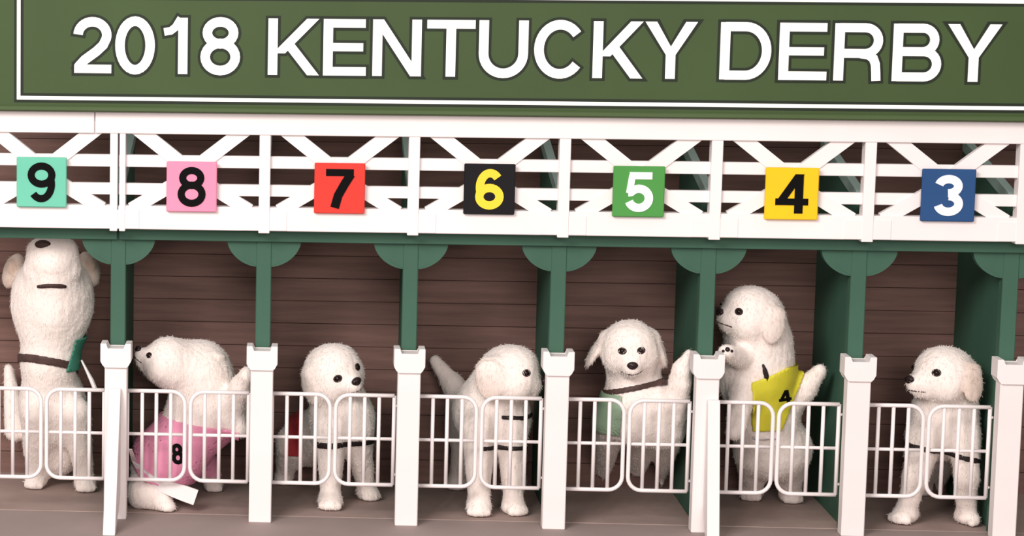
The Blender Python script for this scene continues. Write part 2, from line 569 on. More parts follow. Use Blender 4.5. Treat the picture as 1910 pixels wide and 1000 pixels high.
NEIGH = ['teal and pink', 'pink and red', 'red and black', 'black and green', 'green and yellow', 'yellow and blue']
for i in range(0, 7):
    x = BAY * i
    lab = ('green stall divider with rounded brackets between the %s numbered stalls' % NEIGH[i]) if i < 6 else \
        'green stall divider at the far right edge, right of the blue numbered stall'
    d = empty('stall_divider', (x, YG, 0), lab, 'divider', 'green stall dividers')
    hw = 0.0145
    boxo('post', (x - hw, x + hw, YG + .012, YG + .040, 0.0, ZL0 + .03), 'green', d, 0.0015)
    # partition panel with a sloping top
    bm = bmesh.new()
    zt = lambda y: 0.627 + 0.21 * y - .012
    prism_yz(bm, [(YG + .038, 0.002), (YW - .001, 0.002), (YW - .001, zt(YW)), (YG + .038, zt(YG + .038))], x - .006, x + .006)
    put('panel', bm, 'green', d)
    bm = bmesh.new()
    prism_yz(bm, [(YG + .030, zt(YG + .03)), (YW - .001, zt(YW)), (YW - .001, zt(YW) + .022), (YG + .030, zt(YG + .03) + .022)], x - .008, x + .008)
    put('cap_rail', bm, 'teal', d)
    for s in (-1, 1):
        bm = bmesh.new()
        pts = [(x + s * hw * .9, ZL0 + .01), (x + s * (hw + .056), ZL0 + .01)]
        for k in range(0, 11):
            a = math.radians(90 * k / 10)
            pts.append((x + s * (hw - .002 + .058 * math.cos(a) ** 1.12), ZL0 - .050 * math.sin(a) ** 1.12))
        pts.append((x + s * hw * .9, ZL0 - .050))
        prism_xz(bm, pts, YG + .014, YG + .034)
        put('bracket', bm, 'green', d)

# ================================================================== white posts
ZC = 0.3435
for i in range(0, 7):
    x = BAY * i
    if i < 6:
        lab = 'white gate post between the %s numbered stalls' % NEIGH[i]
    else:
        lab = 'white gate post at the far right edge, right of the blue numbered stall'
    if i in (0, 4):
        lab += ', with a narrow front leg'
    p = empty('gate_post', (x, 0.02, 0), lab, 'post', 'white gate posts')
    bm = bmesh.new()
    box(bm, x - .0215, x + .0215, 0.0, 0.034, 0.0, ZC - .030, 0.0015)
    put('shaft', bm, 'white', p)
    bm = bmesh.new()
    prism_xz(bm, [(x - .0215, ZC - .046), (x + .0215, ZC - .046), (x + .0245, ZC - .040), (x + .0295, ZC - .034), (x + .0295, ZC + .001),
                  (x + .018, ZC + .001), (x + .016, ZC - .009), (x - .016, ZC - .009), (x - .018, ZC + .001), (x - .0295, ZC + .001),
                  (x - .0295, ZC - .034), (x - .0245, ZC - .040)], -0.006, 0.040)
    bmesh.ops.bevel(bm, geom=list(bm.edges), offset=0.001, segments=1, affect='EDGES')
    put('cap', bm, 'white', p)
    if i in (0, 4):
        bm = bmesh.new()
        za = 0.258
        dx, fy = (-.001, -.125) if i == 0 else (.0105, -.050)
        prism_yz(bm, [(-.001, 0.05), (-.001, za), (-.009, za), (-.014, za - .006), (fy - .014, 0.0), (fy + .012, 0.0)], x + dx - .0115, x + dx + .0115)
        bmesh.ops.bevel(bm, geom=list(bm.edges), offset=0.0008, segments=1, affect='EDGES')
        put('front_leg', bm, 'white', p)

# ================================================================== wire gates
GY = 0.045
GZ1, GZM, GZ0 = 0.2455, 0.1600, 0.0705
LW = 0.112
GR = 0.0040


def leaf_parts(s):
    """meshes of a leaf whose meeting edge is at x=0 and that runs to x = s*LW (local coordinates)"""
    out = []
    r = 0.026
    pts = [(s * LW, 0, GZ1), (s * (r), 0, GZ1)]
    for k in range(1, 7):
        a = math.radians(90 * k / 6)
        pts.append((s * (r - r * math.sin(a)), 0, GZ1 - r + r * math.cos(a)))
    pts.append((0, 0, GZ0 + r))
    for k in range(1, 7):
        a = math.radians(90 * k / 6)
        pts.append((s * (r - r * math.cos(a)), 0, GZ0 + r - r * math.sin(a)))
    pts += [(s * LW, 0, GZ0)]
    bm = bmesh.new()
    tube(bm, pts, GR, 8)
    out.append(('frame', bm))
    for xx in (.0275, .0555, .083, LW):
        bm = bmesh.new()
        tube(bm, [(s * xx, 0.002, GZ0 - .0), (s * xx, 0.002, GZ1)], GR * .92 if xx < LW else GR, 8)
        out.append(('bar', bm))
    bm = bmesh.new()
    tube(bm, [(0, .004, GZM), (s * LW, .004, GZM)], GR * .85, 8)
    out.append(('cross_rail', bm))
    for zz in (GZ1 - .02, GZ0 + .02):
        bm = bmesh.new()
        tube(bm, [(s * LW, .002, zz), (s * (LW + .0065), .002, zz)], 0.003, 6)
        out.append(('hinge', bm))
    return out


LEAF = {}
for s in (-1, 1):
    LEAF[s] = []
    for nm, bm in leaf_parts(s):
        bmesh.ops.recalc_face_normals(bm, faces=bm.faces)
        me = bpy.data.meshes.new(nm)
        bm.to_mesh(me); bm.free()
        for p in me.polygons: p.use_smooth = True
        me.materials.append(M['wire'])
        LEAF[s].append((nm, me))
for i in range(-1, 6):
    n = 8 - i
    for s in (-1, 1):
        c = BAY * i + .14 - .003 + s * .0055
        g = empty('wire_gate', (c, GY, 0), '%s leaf of the white wire gate under the %s number plate' %
                  ('left' if s < 0 else 'right', ['teal', 'pink', 'red', 'black', 'green', 'yellow', 'blue'][i + 1]), 'gate', 'white wire gate leaves')
        for nm, me in LEAF[s]:
            link(nm, me, None, g)


# ================================================================== puppies
class Body:
    """a continuous body as a smooth union of rounded forms, meshed by surface nets"""

    def __init__(self):
        self.pr = []
        self.tan = []

    def ball(self, c, r, k=.02, tan=0):
        self.pr.append(('b', np.array(c), r, k, tan)); return self

    def cone(self, a, b, ra, rb, k=.02, tan=0):
        self.pr.append(('c', np.array(a), np.array(b), ra, rb, k, tan)); return self

    def ell(self, c, rad, rot=None, k=.02, tan=0):
        self.pr.append(('e', np.array(c), np.array(rad), np.eye(3) if rot is None else np.array(rot), k, tan)); return self

    @staticmethod
    def dist(p, X):
        if p[0] == 'b':
            return np.sqrt(((X - p[1]) ** 2).sum(-1)) - p[2]
        if p[0] == 'c':
            a, b, ra, rb = p[1:5]
            ab = b - a
            t = np.clip(((X - a) @ ab) / (ab @ ab), 0, 1)
            q = X - a - t[..., None] * ab
            return np.sqrt((q ** 2).sum(-1)) - (ra + (rb - ra) * t)
        c, rad, rot = p[1:4]
        q = (X - c) @ rot.T            # rows of rot are the axes
        k0 = np.sqrt(((q / rad) ** 2).sum(-1))
        k1 = np.sqrt(((q / rad ** 2) ** 2).sum(-1)) + 1e-9
        return k0 * (k0 - 1) / k1

    def sdf(self, X):
        X = np.asarray(X, float)
        d = None
        for p in self.pr:
            e = self.dist(p, X)
            if d is None:
                d = e; continue
            k = p[-2]
            h = np.maximum(k - np.abs(d - e), 0) / k
            d = np.minimum(d, e) - h * h * k * 0.25
        return d

    def tanw(self, X):
        w = np.zeros(len(X))
        for p in self.pr:
            if p[-1]:
                w = np.maximum(w, p[-1] * np.clip(1 - self.dist(p, X) / .012, 0, 1))
        return w

    def bounds(self):
        lo, hi = [], []
        for p in self.pr:
            if p[0] == 'b':
                lo.append(p[1] - p[2]); hi.append(p[1] + p[2])
            elif p[0] == 'c':
                r = max(p[3], p[4]); lo.append(np.minimum(p[1], p[2]) - r); hi.append(np.maximum(p[1], p[2]) + r)
            else:
                r = max(p[2]); lo.append(p[1] - r); hi.append(p[1] + r)
        return np.min(lo, 0) - .012, np.max(hi, 0) + .012

    def snap(self, o, d):
        """first surface point on the ray from o along d"""
        o = np.array(o, float); d = np.array(d, float); d = d / np.linalg.norm(d)
        t = 0
        for _ in range(200):
            s = float(self.sdf((o + d * t)[None])[0])
            if s < 2e-4: break
            t += s * .8
            if t > 1.0:
                t = 0.12
                break
        return o + d * t


def surface_net(fn, lo, hi, h):
    n = np.ceil((hi - lo) / h).astype(int) + 1
    ax = [lo[i] + h * np.arange(n[i]) for i in range(3)]
    G = np.stack(np.meshgrid(*ax, indexing='ij'), -1)
    # only blocks of the grid near the surface are evaluated finely
    bs = 8
    D = np.full(n, 1.0)
    c0 = [np.arange(0, n[i], bs) for i in range(3)]
    CG = np.stack(np.meshgrid(*[lo[i] + h * (c0[i] + bs / 2) for i in range(3)], indexing='ij'), -1)
    CD = fn(CG.reshape(-1, 3)).reshape(CG.shape[:3])
    lim = h * bs * 0.5 * 1.7320508 * 1.35 + .008
    for a_, b_, c_ in np.argwhere(CD < lim):
        sl_ = tuple(slice(q * bs, q * bs + bs) for q in (a_, b_, c_))
        if CD[a_, b_, c_] < -lim:
            D[sl_] = -1.0
            continue
        g_ = G[sl_]
        D[sl_] = fn(g_.reshape(-1, 3)).reshape(g_.shape[:3])
    ins = D < 0
    cells = n - 1
    acc = np.zeros((*cells, 3)); cnt = np.zeros(cells)
    sl = lambda a, o: a[o[0]:o[0] + cells[0], o[1]:o[1] + cells[1], o[2]:o[2] + cells[2]]
    for axis in range(3):
        o1, o2 = [(axis + 1) % 3, (axis + 2) % 3]
        for da in (0, 1):
            for db in (0, 1):
                s = [0, 0, 0]; s[o1] = da; s[o2] = db
                e = s.copy(); e[axis] = 1
                A = sl(D, s); B = sl(D, e)
                x = (A < 0) != (B < 0)
                t = np.where(x, A / np.where(x, A - B, 1), 0)
                pos = np.zeros((*cells, 3))
                pos[..., o1] = da; pos[..., o2] = db; pos[..., axis] = t
                acc += pos * x[..., None]; cnt += x
    act = cnt > 0
    idx = -np.ones(cells, int)
    idx[act] = np.arange(act.sum())
    ijk = np.argwhere(act)
    V = lo + h * (ijk + acc[act] / cnt[act][:, None])
    Q = []
    for axis in range(3):
        o1, o2 = [(axis + 1) % 3, (axis + 2) % 3]
        a = [slice(None)] * 3; b = [slice(None)] * 3
        a[axis] = slice(0, n[axis] - 1); b[axis] = slice(1, n[axis])
        A = ins[tuple(a)]; B = ins[tuple(b)]
        for flip in (0, 1):
            E = np.argwhere((A & ~B) if not flip else (~A & B))
            E = E[(E[:, o1] > 0) & (E[:, o2] > 0) & (E[:, o1] < cells[o1]) & (E[:, o2] < cells[o2])]
            def at(d1, d2):
                c = E.copy(); c[:, o1] -= d1; c[:, o2] -= d2
                return idx[c[:, 0], c[:, 1], c[:, 2]]
            q = np.stack([at(1, 1), at(0, 1), at(0, 0), at(1, 0)], -1)
            Q.append(q if not flip else q[:, ::-1])
    return V, np.concatenate(Q)


def net_object(name, V, Q, material, parent, fuzz=0.0, body=None):
    off = np.array(wloc(parent))
    me = bpy.data.meshes.new(name)
    V = V - off
    me.from_pydata(V.tolist(), [], Q.tolist())
    me.update()
    if fuzz:
        cos = np.zeros(len(V) * 3); me.vertices.foreach_get('co', cos)
        nor = np.zeros(len(V) * 3); me.vertices.foreach_get('normal', nor)
        cos = cos.reshape(-1, 3); nor = nor.reshape(-1, 3)
        d = np.array([noise.noise(Vector((c[0] * 90, c[1] * 90, c[2] * 38))) + .6 * noise.noise(Vector((c[0] * 230, c[1] * 230, c[2] * 90))) for c in cos])
        cos = cos + nor * (d * fuzz)[:, None]
        me.vertices.foreach_set('co', cos.ravel())
    if body is not None:
        at = me.attributes.new('tan', 'FLOAT', 'POINT')
        at.data.foreach_set('value', body.tanw(V + off).astype(np.float32))
    for p in me.polygons: p.use_smooth = True
    me.update()
    return link(name, me, material, parent)


def frame_of(yaw, pitch, roll):
    """dog's forward, side (its left) and up axes; yaw 0 faces the viewer, + turns to the right of the picture"""
    y, p, r = map(math.radians, (yaw, pitch, roll))
    f = np.array([math.sin(y) * math.cos(p), -math.cos(y) * math.cos(p), math.sin(p)])
    s0 = np.array([math.cos(y), math.sin(y), 0.0])
    u0 = np.cross(f, s0)
    s = s0 * math.cos(r) + u0 * math.sin(r)
    u = -s0 * math.sin(r) + u0 * math.cos(r)
    return f, s, u


class Pup:
    def __init__(self, num, label, base, group='cream puppies in the stalls'):
        self.b = Body()
        self.num = num
        self.root = empty('puppy', (base[0], base[1], 0.002), label, 'puppy', group)
        i_ = 8 - int(num)
        self.xl, self.xr = BAY * i_ + .0150, BAY * i_ + BAY - .0150
        self.clampY = .085

    # --- measured helpers: u, v in the photograph's frame, Y the depth inside the stall, r in the same units as u, v
    def B(self, u, v, Y, r, k=20, tan=0):
        p = P(u, v, Y); self.b.ball(p, r * S(p), k * .001, tan)

    def Cn(self, a, b, k=20, tan=0):
        pa, pb = P(*a[:3]), P(*b[:3])
        self.b.cone(pa, pb, a[3] * S(pa), b[3] * S(pb), k * .001, tan)

    def E(self, u, v, Y, rx, ry, rz, k=20, tan=0, tilt=0):
        """ellipsoid rx wide, ry deep, rz high, tilted in the picture plane (degrees, clockwise)"""
        p = P(u, v, Y); a = math.radians(tilt)
        rot = [(math.cos(a), 0, -math.sin(a)), (0, 1, 0), (math.sin(a), 0, math.cos(a))]
        self.b.ell(p, np.array((rx, ry, rz)) * S(p), rot, k * .001, tan)

    def paw(self, u, v, r, dirx=0.0, lift=0.0):
        """a paw whose toes touch the floor at (u, v); returns its ankle"""
        t = PF(u, v, 0.002)
        s = S(t) * r
        d = np.array([math.sin(dirx), -math.cos(dirx), 0])
        sd = np.array([math.cos(dirx), math.sin(dirx), 0])
        c = t - d * s * .8
        self.b.ell(c + np.array([0, 0, s * .58]), (s * .92, s * 1.15, s * .60), [sd, d, (0, 0, 1)], .010)
        for q, w in ((-.62, -.12), (-.22, .06), (.22, .06), (.62, -.12)):
            self.b.ball(c + d * s * (.80 + w) + sd * s * q + np.array([0, 0, s * .38]), s * .34, .004)
        return c - d * s * .25 + np.array([0, 0, s * .95])

    def leg(self, hip, ankle, rh, ra, knee=None, rk=None, k=18):
        hp = P(*hip)
        if knee is not None:
            kp = P(*knee)
            self.b.cone(hp, kp, rh * S(hp), rk * S(kp), k * .001)
            self.b.cone(kp, ankle, rk * S(kp), ra * S(ankle), .012)
        else:
            self.b.cone(hp, ankle, rh * S(hp), ra * S(ankle), k * .001)

    def head(self, u, v, Y, R, yaw, pitch, roll, ears=(1, 1), ear_drop=(.0, .0), muzzle=1.0, eyes=True, jaw_open=0.0, ear_len=1.0,
             ear_tan=.45, ear_f=-.10, ear_k=.007, eye_f=.80, eye_s=.40, eye_u=.02):
        c = P(u, v, Y); r = R * S(c)
        f, s, up = frame_of(yaw, pitch, roll)
        L = lambda a, b_, d: c + (f * a + s * b_ + up * d) * r
        b = self.b
        b.ell(c, np.array((1.0, .98, .94)) * r, [f, s, up], .02)
        b.ell(L(.35, 0, .12), np.array((.62, .78, .66)) * r, [f, s, up], .02)
        for q in (-1, 1):
            b.ball(L(.30, q * .42, -.36), .52 * r, .02)
        m = muzzle
        b.cone(L(.45, 0, -.26), L(.45 + .72 * m, 0, -.42), .50 * r, .33 * r, .018)
        b.cone(L(.30, 0, -.55), L(.42 + .55 * m, 0, -.66 - jaw_open), .36 * r, .20 * r, .012)
        for q, on in zip((-1, 1), ears):
            if not on: continue
            sp = .10 + (ear_drop[0] if q < 0 else ear_drop[1])
            # ear: flat leaf hanging beside the head, folded at its root
            e1 = up * math.cos(sp) - s * q * math.sin(sp)
            e2 = s * q * math.cos(sp) + up * math.sin(sp)
            b.ell(L(ear_f, q * .86, .28), np.array((.34, .22, .26)) * r, [f, e2, e1], ear_k + .003, ear_tan)
            b.ell(L(ear_f + .02, q * (.98 + .45 * math.sin(sp) * ear_len), .30 - .50 * ear_len), np.array((.40, .15, .58 * ear_len)) * r, [f, e2, e1], ear_k, ear_tan)
        self.hd = (c, r, f, s, up, L, m, eyes, jaw_open, eye_f, eye_s, eye_u)

    def solid(self, X, off=0.0):
        d = self.b.sdf(X) - off
        k = .02
        for e in (self.xl - X[:, 0], X[:, 0] - self.xr, X[:, 1] - (YW - .004)):
            hh = np.maximum(k - np.abs(d - e), 0) / k
            d = np.maximum(d, e) + hh * hh * k * .25
        return d

    def ray(self, u, v, lift=0.0):
        """where the sight line through (u, v) meets the coat"""
        d = P(u, v, 0.0) - CAM
        d = d / np.linalg.norm(d)
        o = P(u, v, -.15)
        return self.b.snap(o, d) - d * lift

    def mesh(self, h=.0034, fuzz=.0010):
        lo, hi = self.b.bounds()
        lo[2] = max(lo[2], -.01)
        V, Q = surface_net(lambda X: np.maximum(self.solid(X), .0025 - X[:, 2]), lo, hi, h)
        self.body = net_object('body', V, Q, 'fur', self.root, fuzz, self.b)
        self.coat()

    def coat(self, count=9000, length=.0085):
        """short hair lying along the body, pointing down and back"""
        me = self.body.data
        off = np.array(wloc(self.body))
        nv = len(me.vertices)
        co = np.zeros(nv * 3); me.vertices.foreach_get('co', co); co = co.reshape(-1, 3)
        no = np.zeros(nv * 3); me.vertices.foreach_get('normal', no); no = no.reshape(-1, 3)
        rng = np.random.default_rng(int(self.num))
        pick = rng.integers(0, nv, count)
        p0 = co[pick] + rng.normal(0, .0010, (count, 3))
        n = no[pick]
        g = np.array([0, .25, -1.0]) + rng.normal(0, .35, (count, 3))
        t = g - n * (g * n).sum(1)[:, None]
        t /= np.linalg.norm(t, axis=1)[:, None] + 1e-6
        sd = np.cross(n, t)
        L = length * rng.uniform(.6, 1.15, count)[:, None]
        w = .00042
        base = p0 - n * .0012
        mid = base + t * L * .5 + n * (.0012 + L * .17)
        tip = base + t * L + n * (.0012 + L * .22)
        ok = (tip[:, 2] + off[2] > .003)
        V = np.stack([base - sd * w, base + sd * w, mid + sd * w * .8, mid - sd * w * .8, tip], 1)[ok]
        k = len(V)
        ix = np.arange(k) * 5
        F = [(a, a + 1, a + 2, a + 3) for a in ix] + [(a + 3, a + 2, a + 4) for a in ix]
        hm = bpy.data.meshes.new('fur')
        hm.from_pydata((V.reshape(-1, 3) + off - np.array(wloc(self.root))).tolist(), [], F)
        at = hm.attributes.new('tan', 'FLOAT', 'POINT')
        tv = self.b.tanw(co[pick][ok] + off)
        at.data.foreach_set('value', np.repeat(tv, 5).astype(np.float32))
        o = link('fur', hm, 'fur', self.root)
        o['kind'] = 'stuff'

    def face(self, nose=True, mouth=True, eye_list=(-1, 1)):
        c, r, f, s, up, L, m, eyes, jo, ef, es, eu = self.hd
        if eyes:
            for q in eye_list:
                p = L(ef, q * es, eu)
                d = (p - c) / np.linalg.norm(p - c)
                p = self.b.snap(c + d * r * 2.2, -d)
                bm = bmesh.new()
                bmesh.ops.create_uvsphere(bm, u_segments=12, v_segments=8, radius=.105 * r)
                bmesh.ops.scale(bm, vec=(1.1, 1.1, .95), verts=bm.verts)
                bmesh.ops.translate(bm, vec=Vector(p - d * .035 * r), verts=bm.verts)
                eo = put('eye', bm, 'eye', self.root, True)
                # darker lid rim
                bm = bmesh.new()
                a1 = np.cross(d, up); a1 /= np.linalg.norm(a1); a2 = np.cross(d, a1)
                ring = []
                for k in range(14):
                    an = 2 * math.pi * k / 14
                    w = p + (a1 * math.cos(an) * .135 + a2 * math.sin(an) * .105) * r
                    w = self.b.snap(w + d * r * .5, -d)
                    ring.append(w)
                tube(bm, ring, .030 * r, 6, True)
                put('eyelid', bm, 'lip', eo, True)
        tip = self.b.snap(L(2.6, 0, -.30), -f)
        self.tip = tip
        if nose:
            bm = bmesh.new()
            bmesh.ops.create_icosphere(bm, subdivisions=3, radius=1.0)
            R3 = Matrix((f, s, up)).transposed()
            for vtx in bm.verts:
                x, y, z = vtx.co
                y *= 1 - .28 * max(0, -z)            # narrower below
                w = R3 @ Vector((x * .14 * r, y * .20 * r, z * .145 * r))
                vtx.co = w + Vector(tip - f * .02 * r + up * .03 * r)
            # nostrils
            for q in (-1, 1):
                cc = Vector(tip + f * .11 * r + s * q * .10 * r + up * .0 * r)
                for vtx in bm.verts:
                    dd = (vtx.co - cc).length
                    if dd < .085 * r:
                        vtx.co -= Vector(f) * (.085 * r - dd) * .9
            put('nose', bm, 'nose', self.root, True)
        if mouth:
            bm = bmesh.new()
            pts = []
            for q in np.linspace(-1, 1, 13):
                w = L(.45 + .72 * m + .30 - .42 * abs(q) ** 1.6, q * .40, -.68 + .06 * (1 - abs(q)) + .06 * abs(q))
                dd = -(f * (1 - .6 * abs(q)) + s * q * .8)
                dd /= np.linalg.norm(dd)
                pts.append(self.b.snap(w - dd * r * .7, dd) - (-dd) * .012 * r)
            tube(bm, pts, .026 * r, 6)
            put('mouth', bm, 'lip', self.root, True)

    def shell(self, name, fn, off, material, lo, hi, h=.003):
        """cloth or strap: the body swollen by off, kept where fn < 0"""
        lo = np.array(lo); hi = np.array(hi)
        V, Q = surface_net(lambda X: np.maximum(np.maximum(self.solid(X, off), fn(X)), -(self.b.sdf(X) - off + .0045)), lo, hi, h)
        if len(V) == 0: return None
        return net_object(name, V, Q, material, self.root)

    def band(self, name, u0, v0, u1, v1, Y0, Y1, half, material, off=.004, tiltY=0.0, ur=None, yr=(.0, .42)):
        """strap running through (u0,v0,Y0) and (u1,v1,Y1), level in depth apart from tiltY"""
        a, b = P(u0, v0, Y0), P(u1, v1, Y1)
        d1 = b - a; d1 = d1 / np.linalg.norm(d1)
        d2 = np.array([0, 1.0, tiltY]); d2 /= np.linalg.norm(d2)
        n = np.cross(d1, d2); n /= np.linalg.norm(n)
        hh = half * .001
        x0, x1 = (ur if ur else (min(u0, u1), max(u0, u1)))
        xa, xb = P(x0, v0, (Y0 + Y1) / 2)[0], P(x1, v1, (Y0 + Y1) / 2)[0]
        lo = np.array([xa - .01, yr[0], min(a[2], b[2]) - .05]); hi = np.array([xb + .01, yr[1], max(a[2], b[2]) + .05])
        def fn(X):
            e = np.abs((X - a) @ n) - hh
            e = np.maximum(e, np.maximum(xa - X[:, 0], X[:, 0] - xb))
            return np.maximum(e, np.maximum(yr[0] - X[:, 1], X[:, 1] - yr[1]))
        return self.shell(name, fn, off, material, lo, hi, .0028)


def patch(p, ch, u, v, w_px, h_px, stem_px, obj, tilt=0.0):
    """a printed digit that follows the cloth it is on"""
    c = P(u, v, 0.05)
    bm = glyph_bm(ch, -w_px / 2 * .001, -h_px / 2 * .001, w_px * .001, h_px * .001, stem_px * .001, 0, 0.0006)
    bmesh.ops.subdivide_edges(bm, edges=bm.edges, cuts=2, use_grid_fill=True)
    me = obj.data
    off = wloc(obj)
    bv = BVHTree.FromPolygons([vv.co + off for vv in me.vertices], [tuple(q.vertices) for q in me.polygons])
    a = math.radians(tilt)
    last = 0.2
    for vt in bm.verts:
        x, z = vt.co.x * math.cos(a) + vt.co.z * math.sin(a), -vt.co.x * math.sin(a) + vt.co.z * math.cos(a)
        q = Vector(c) + Vector((x, 0, z))
        dr = (q - Vector(CAM)).normalized()
        hit = bv.ray_cast(Vector(CAM), dr)
        if hit[0] is not None and hit[0].y < 0.42:
            back = vt.co.y
            vt.co = hit[0] - dr * (0.0012 - back)
            last = (hit[0] - Vector(CAM)).length
        else:
            vt.co = Vector(CAM) + dr * last
    put('digit', bm, 'black', p.root)


# -------- stall 9: head thrown back, seen from below
p = Pup('9', 'cream puppy with head thrown back and dark collar in the stall numbered 9', P(95, 900, .26))
a1 = p.paw(62, 913, 19, -.15)
a2 = p.paw(160, 919, 20, .15)
p.leg((68, 770, .20), a1, 30, 16)
p.leg((140, 770, .20), a2, 30, 16)
p.E(100, 760, .26, 62, 62, 78, 25)
p.E(100, 830, .31, 58, 55, 60, 25)
p.Cn((92, 745, .24, 52), (90, 670, .21, 48), 25)
p.Cn((90, 672, .21, 46), (95, 585, .20, 62), 25)
p.E(98, 560, .21, 78, 66, 92, 25)            # broad cheeks and throat
p.Cn((98, 540, .18, 60), (98, 485, .145, 46), 22)   # muzzle pointing up
for du in (-26, 26):
    p.Cn((98 + du, 500, .15, 28), (98 + du, 466, .14, 21), 10)
p.E(98, 470, .142, 46, 36, 24, 8)
p.E(97, 578, .150, 34, 22, 44, 14)           # lower jaw
for sx, (eu, ev) in ((-1, (25, 506)), (1, (166, 502))):
    p.E(eu, ev, .24, 19, 22, 34, 8, .6, tilt=-18 * sx)
    p.E(eu + sx * 3, ev - 8, .225, 11, 12, 15, 5, .8)
p.Cn((30, 800, .34, 24), (15, 690, .36, 11), 12)
p.mesh()
bm = bmesh.new()                              # nose at the very top of the upturned muzzle
c = p.ray(80, 456)
bmesh.ops.create_icosphere(bm, subdivisions=3, radius=1)
for vt in bm.verts:
    vt.co = Vector((vt.co.x * .016, vt.co.y * .008, vt.co.z * .009)) + Vector(c)
put('nose', bm, 'lip', p.root, True)
bm = bmesh.new()
pts = [p.ray(u, 535 - 2 * math.sin((u - 70) / 53 * math.pi)) for u in np.linspace(70, 123, 10)]
tube(bm, pts, [.003, .0042, .0046, .0046, .0046, .0046, .0046, .0046, .0042, .003], 8)
put('mouth', bm, 'lip', p.root, True)
p.band('collar', 40, 668, 136, 684, .19, .19, 8, 'collar', .005, -.25, ur=(30, 142), yr=(.0, .26))
xa, xb = P(139, 700, .25)[0], P(180, 700, .25)[0]
p.shell('vest', lambda X: np.maximum(np.maximum(xa + (X[:, 2] - .292) * .3 - X[:, 0], X[:, 0] - xb), np.abs(X[:, 2] - .292) - .034), .008, 'vest9',
        (xa - .02, .1, .24), (xb + .01, .4, .35))

bm = bmesh.new()
tube(bm, [P(152, 672, .20), P(162, 692, .19), P(171, 710, .18), P(179, 730, .175)], [.002, .003, .0045, .0045], 6)
put('vest_strap', bm, 'white', p.root)

# -------- stall 8: twisted body, head to the left
p = Pup('8', 'cream puppy in a pink vest, head twisted left, in the stall numbered 8', P(330, 930, .2))
p.head(315, 678, .15, 44, -80, 36, -4, ears=(0, 0), muzzle=.95, eye_f=.85, eye_s=.46, eye_u=-.12)
p.Cn((322, 668, .16, 35), (366, 684, .18, 47), 22)
p.Cn((330, 690, .17, 42), (372, 705, .19, 54), 25)
p.Cn((374, 695, .19, 56), (390, 752, .20, 64), 25)
p.E(404, 663, .16, 17, 14, 8, 5, .1, tilt=14)
p.E(386, 762, .20, 66, 56, 60, 25, tilt=20)
p.Cn((370, 780, .20, 60), (322, 850, .18, 58), 25)
p.E(304, 856, .17, 70, 56, 54, 22, tilt=-20)
p.Cn((300, 880, .16, 50), (272, 912, .13, 40), 18)
p.E(276, 916, .11, 50, 42, 36, 14)
pw = p.paw(318, 955, 17, .9)
p.b.cone(P(285, 922, .11), pw, .028, .015, .014)
p.Cn((430, 772, .17, 28), (452, 722, .12, 22), 18)
p.Cn((452, 722, .12, 22), (463, 700, .09, 17), 12)
p.Cn((436, 778, .16, 26), (448, 800, .15, 17), 12)
pw = p.paw(400, 918, 16, .2)
p.leg((365, 840, .26), pw, 28, 14)
p.mesh()
p.face(mouth=True)
tp = P(300, 778, .15); bt = P(290, 893, .13)
nn = np.array([.16, 0, 1.0]); nn = nn / np.linalg.norm(nn)
n2 = np.array([.22, 0, 1.0]); n2 = n2 / np.linalg.norm(n2)
bt2 = P(262, 880, .13); n3 = np.array([.75, 0, 1.0]); n3 = n3 / np.linalg.norm(n3)
vest = p.shell('vest', lambda X: np.maximum(np.maximum((X - tp) @ nn, -((X - bt) @ n2)), -((X - bt2) @ n3)), .006, 'vest8',
               P(225, 910, .0) + [0, 0, -.03], P(450, 760, .33) + [0, 0, .02])
patch(p, '8', 331, 847, 24, 40, 8, vest, -8)
bm = bmesh.new()
pts = [p.ray(u, v, .007) for u, v in ((243, 838), (250, 860), (264, 880), (283, 896), (303, 907))]
e = pts[-1]
pts += [e + np.array([.022, -.004, -.006]), e + np.array([.044, -.008, -.012]), e + np.array([.066, -.010, -.019])]
wd = [.003, .0045, .006, .009, .012, .014, .0155, .0155]
rings = []
for i_, (q, w) in enumerate(zip(pts, wd)):
    t = np.array(pts[min(i_ + 1, len(pts) - 1)]) - np.array(pts[max(i_ - 1, 0)])
    t = t / np.linalg.norm(t)
    nz = np.cross(t, (0, -1, 0)); nz = nz / np.linalg.norm(nz)
    rings.append([bm.verts.new(q + nz * w * a + np.array([0, b, 0])) for a, b in ((1, -.002), (-1, -.002), (-1, .003), (1, .003))])
for a, b in zip(rings[:-1], rings[1:]):
    for k in range(4): bm.faces.new((a[k], a[(k + 1) % 4], b[(k + 1) % 4], b[k]))
bm.faces.new(rings[0]); bm.faces.new(rings[-1][::-1])
put('vest_strap', bm, 'white', p.root)

# -------- stall 7: looking down to the right
p = Pup('7', 'cream puppy tilting its head down to the right in the stall numbered 7', P(640, 900, .2))
p.head(618, 691, .15, 53, 35, 2, 22, ear_drop=(-.05, .0), ear_tan=.15, muzzle=.85, eye_s=.37, eye_u=.02)
p.Cn((618, 712, .17, 48), (636, 770, .18, 52), 25)
p.E(640, 785, .19, 58, 55, 62, 25)
p.Cn((635, 795, .22, 56), (575, 820, .34, 50), 25)
a1 = p.paw(615, 953, 23, -.05)
a2 = p.paw(694, 935, 20, .5)
p.leg((617, 800, .14), a1, 30, 18)
p.leg((662, 800, .16), a2, 30, 16)
h1 = p.paw(525, 905, 17, -.2)
p.leg((545, 830, .31), h1, 34, 15)
p.mesh()
p.face()
p.band('strap', 590, 829, 700, 829, .13, .13, 6, 'strap', .003, 0, yr=(.0, .2))
xa, xb = P(535, 850, .28)[0], P(558, 850, .28)[0]
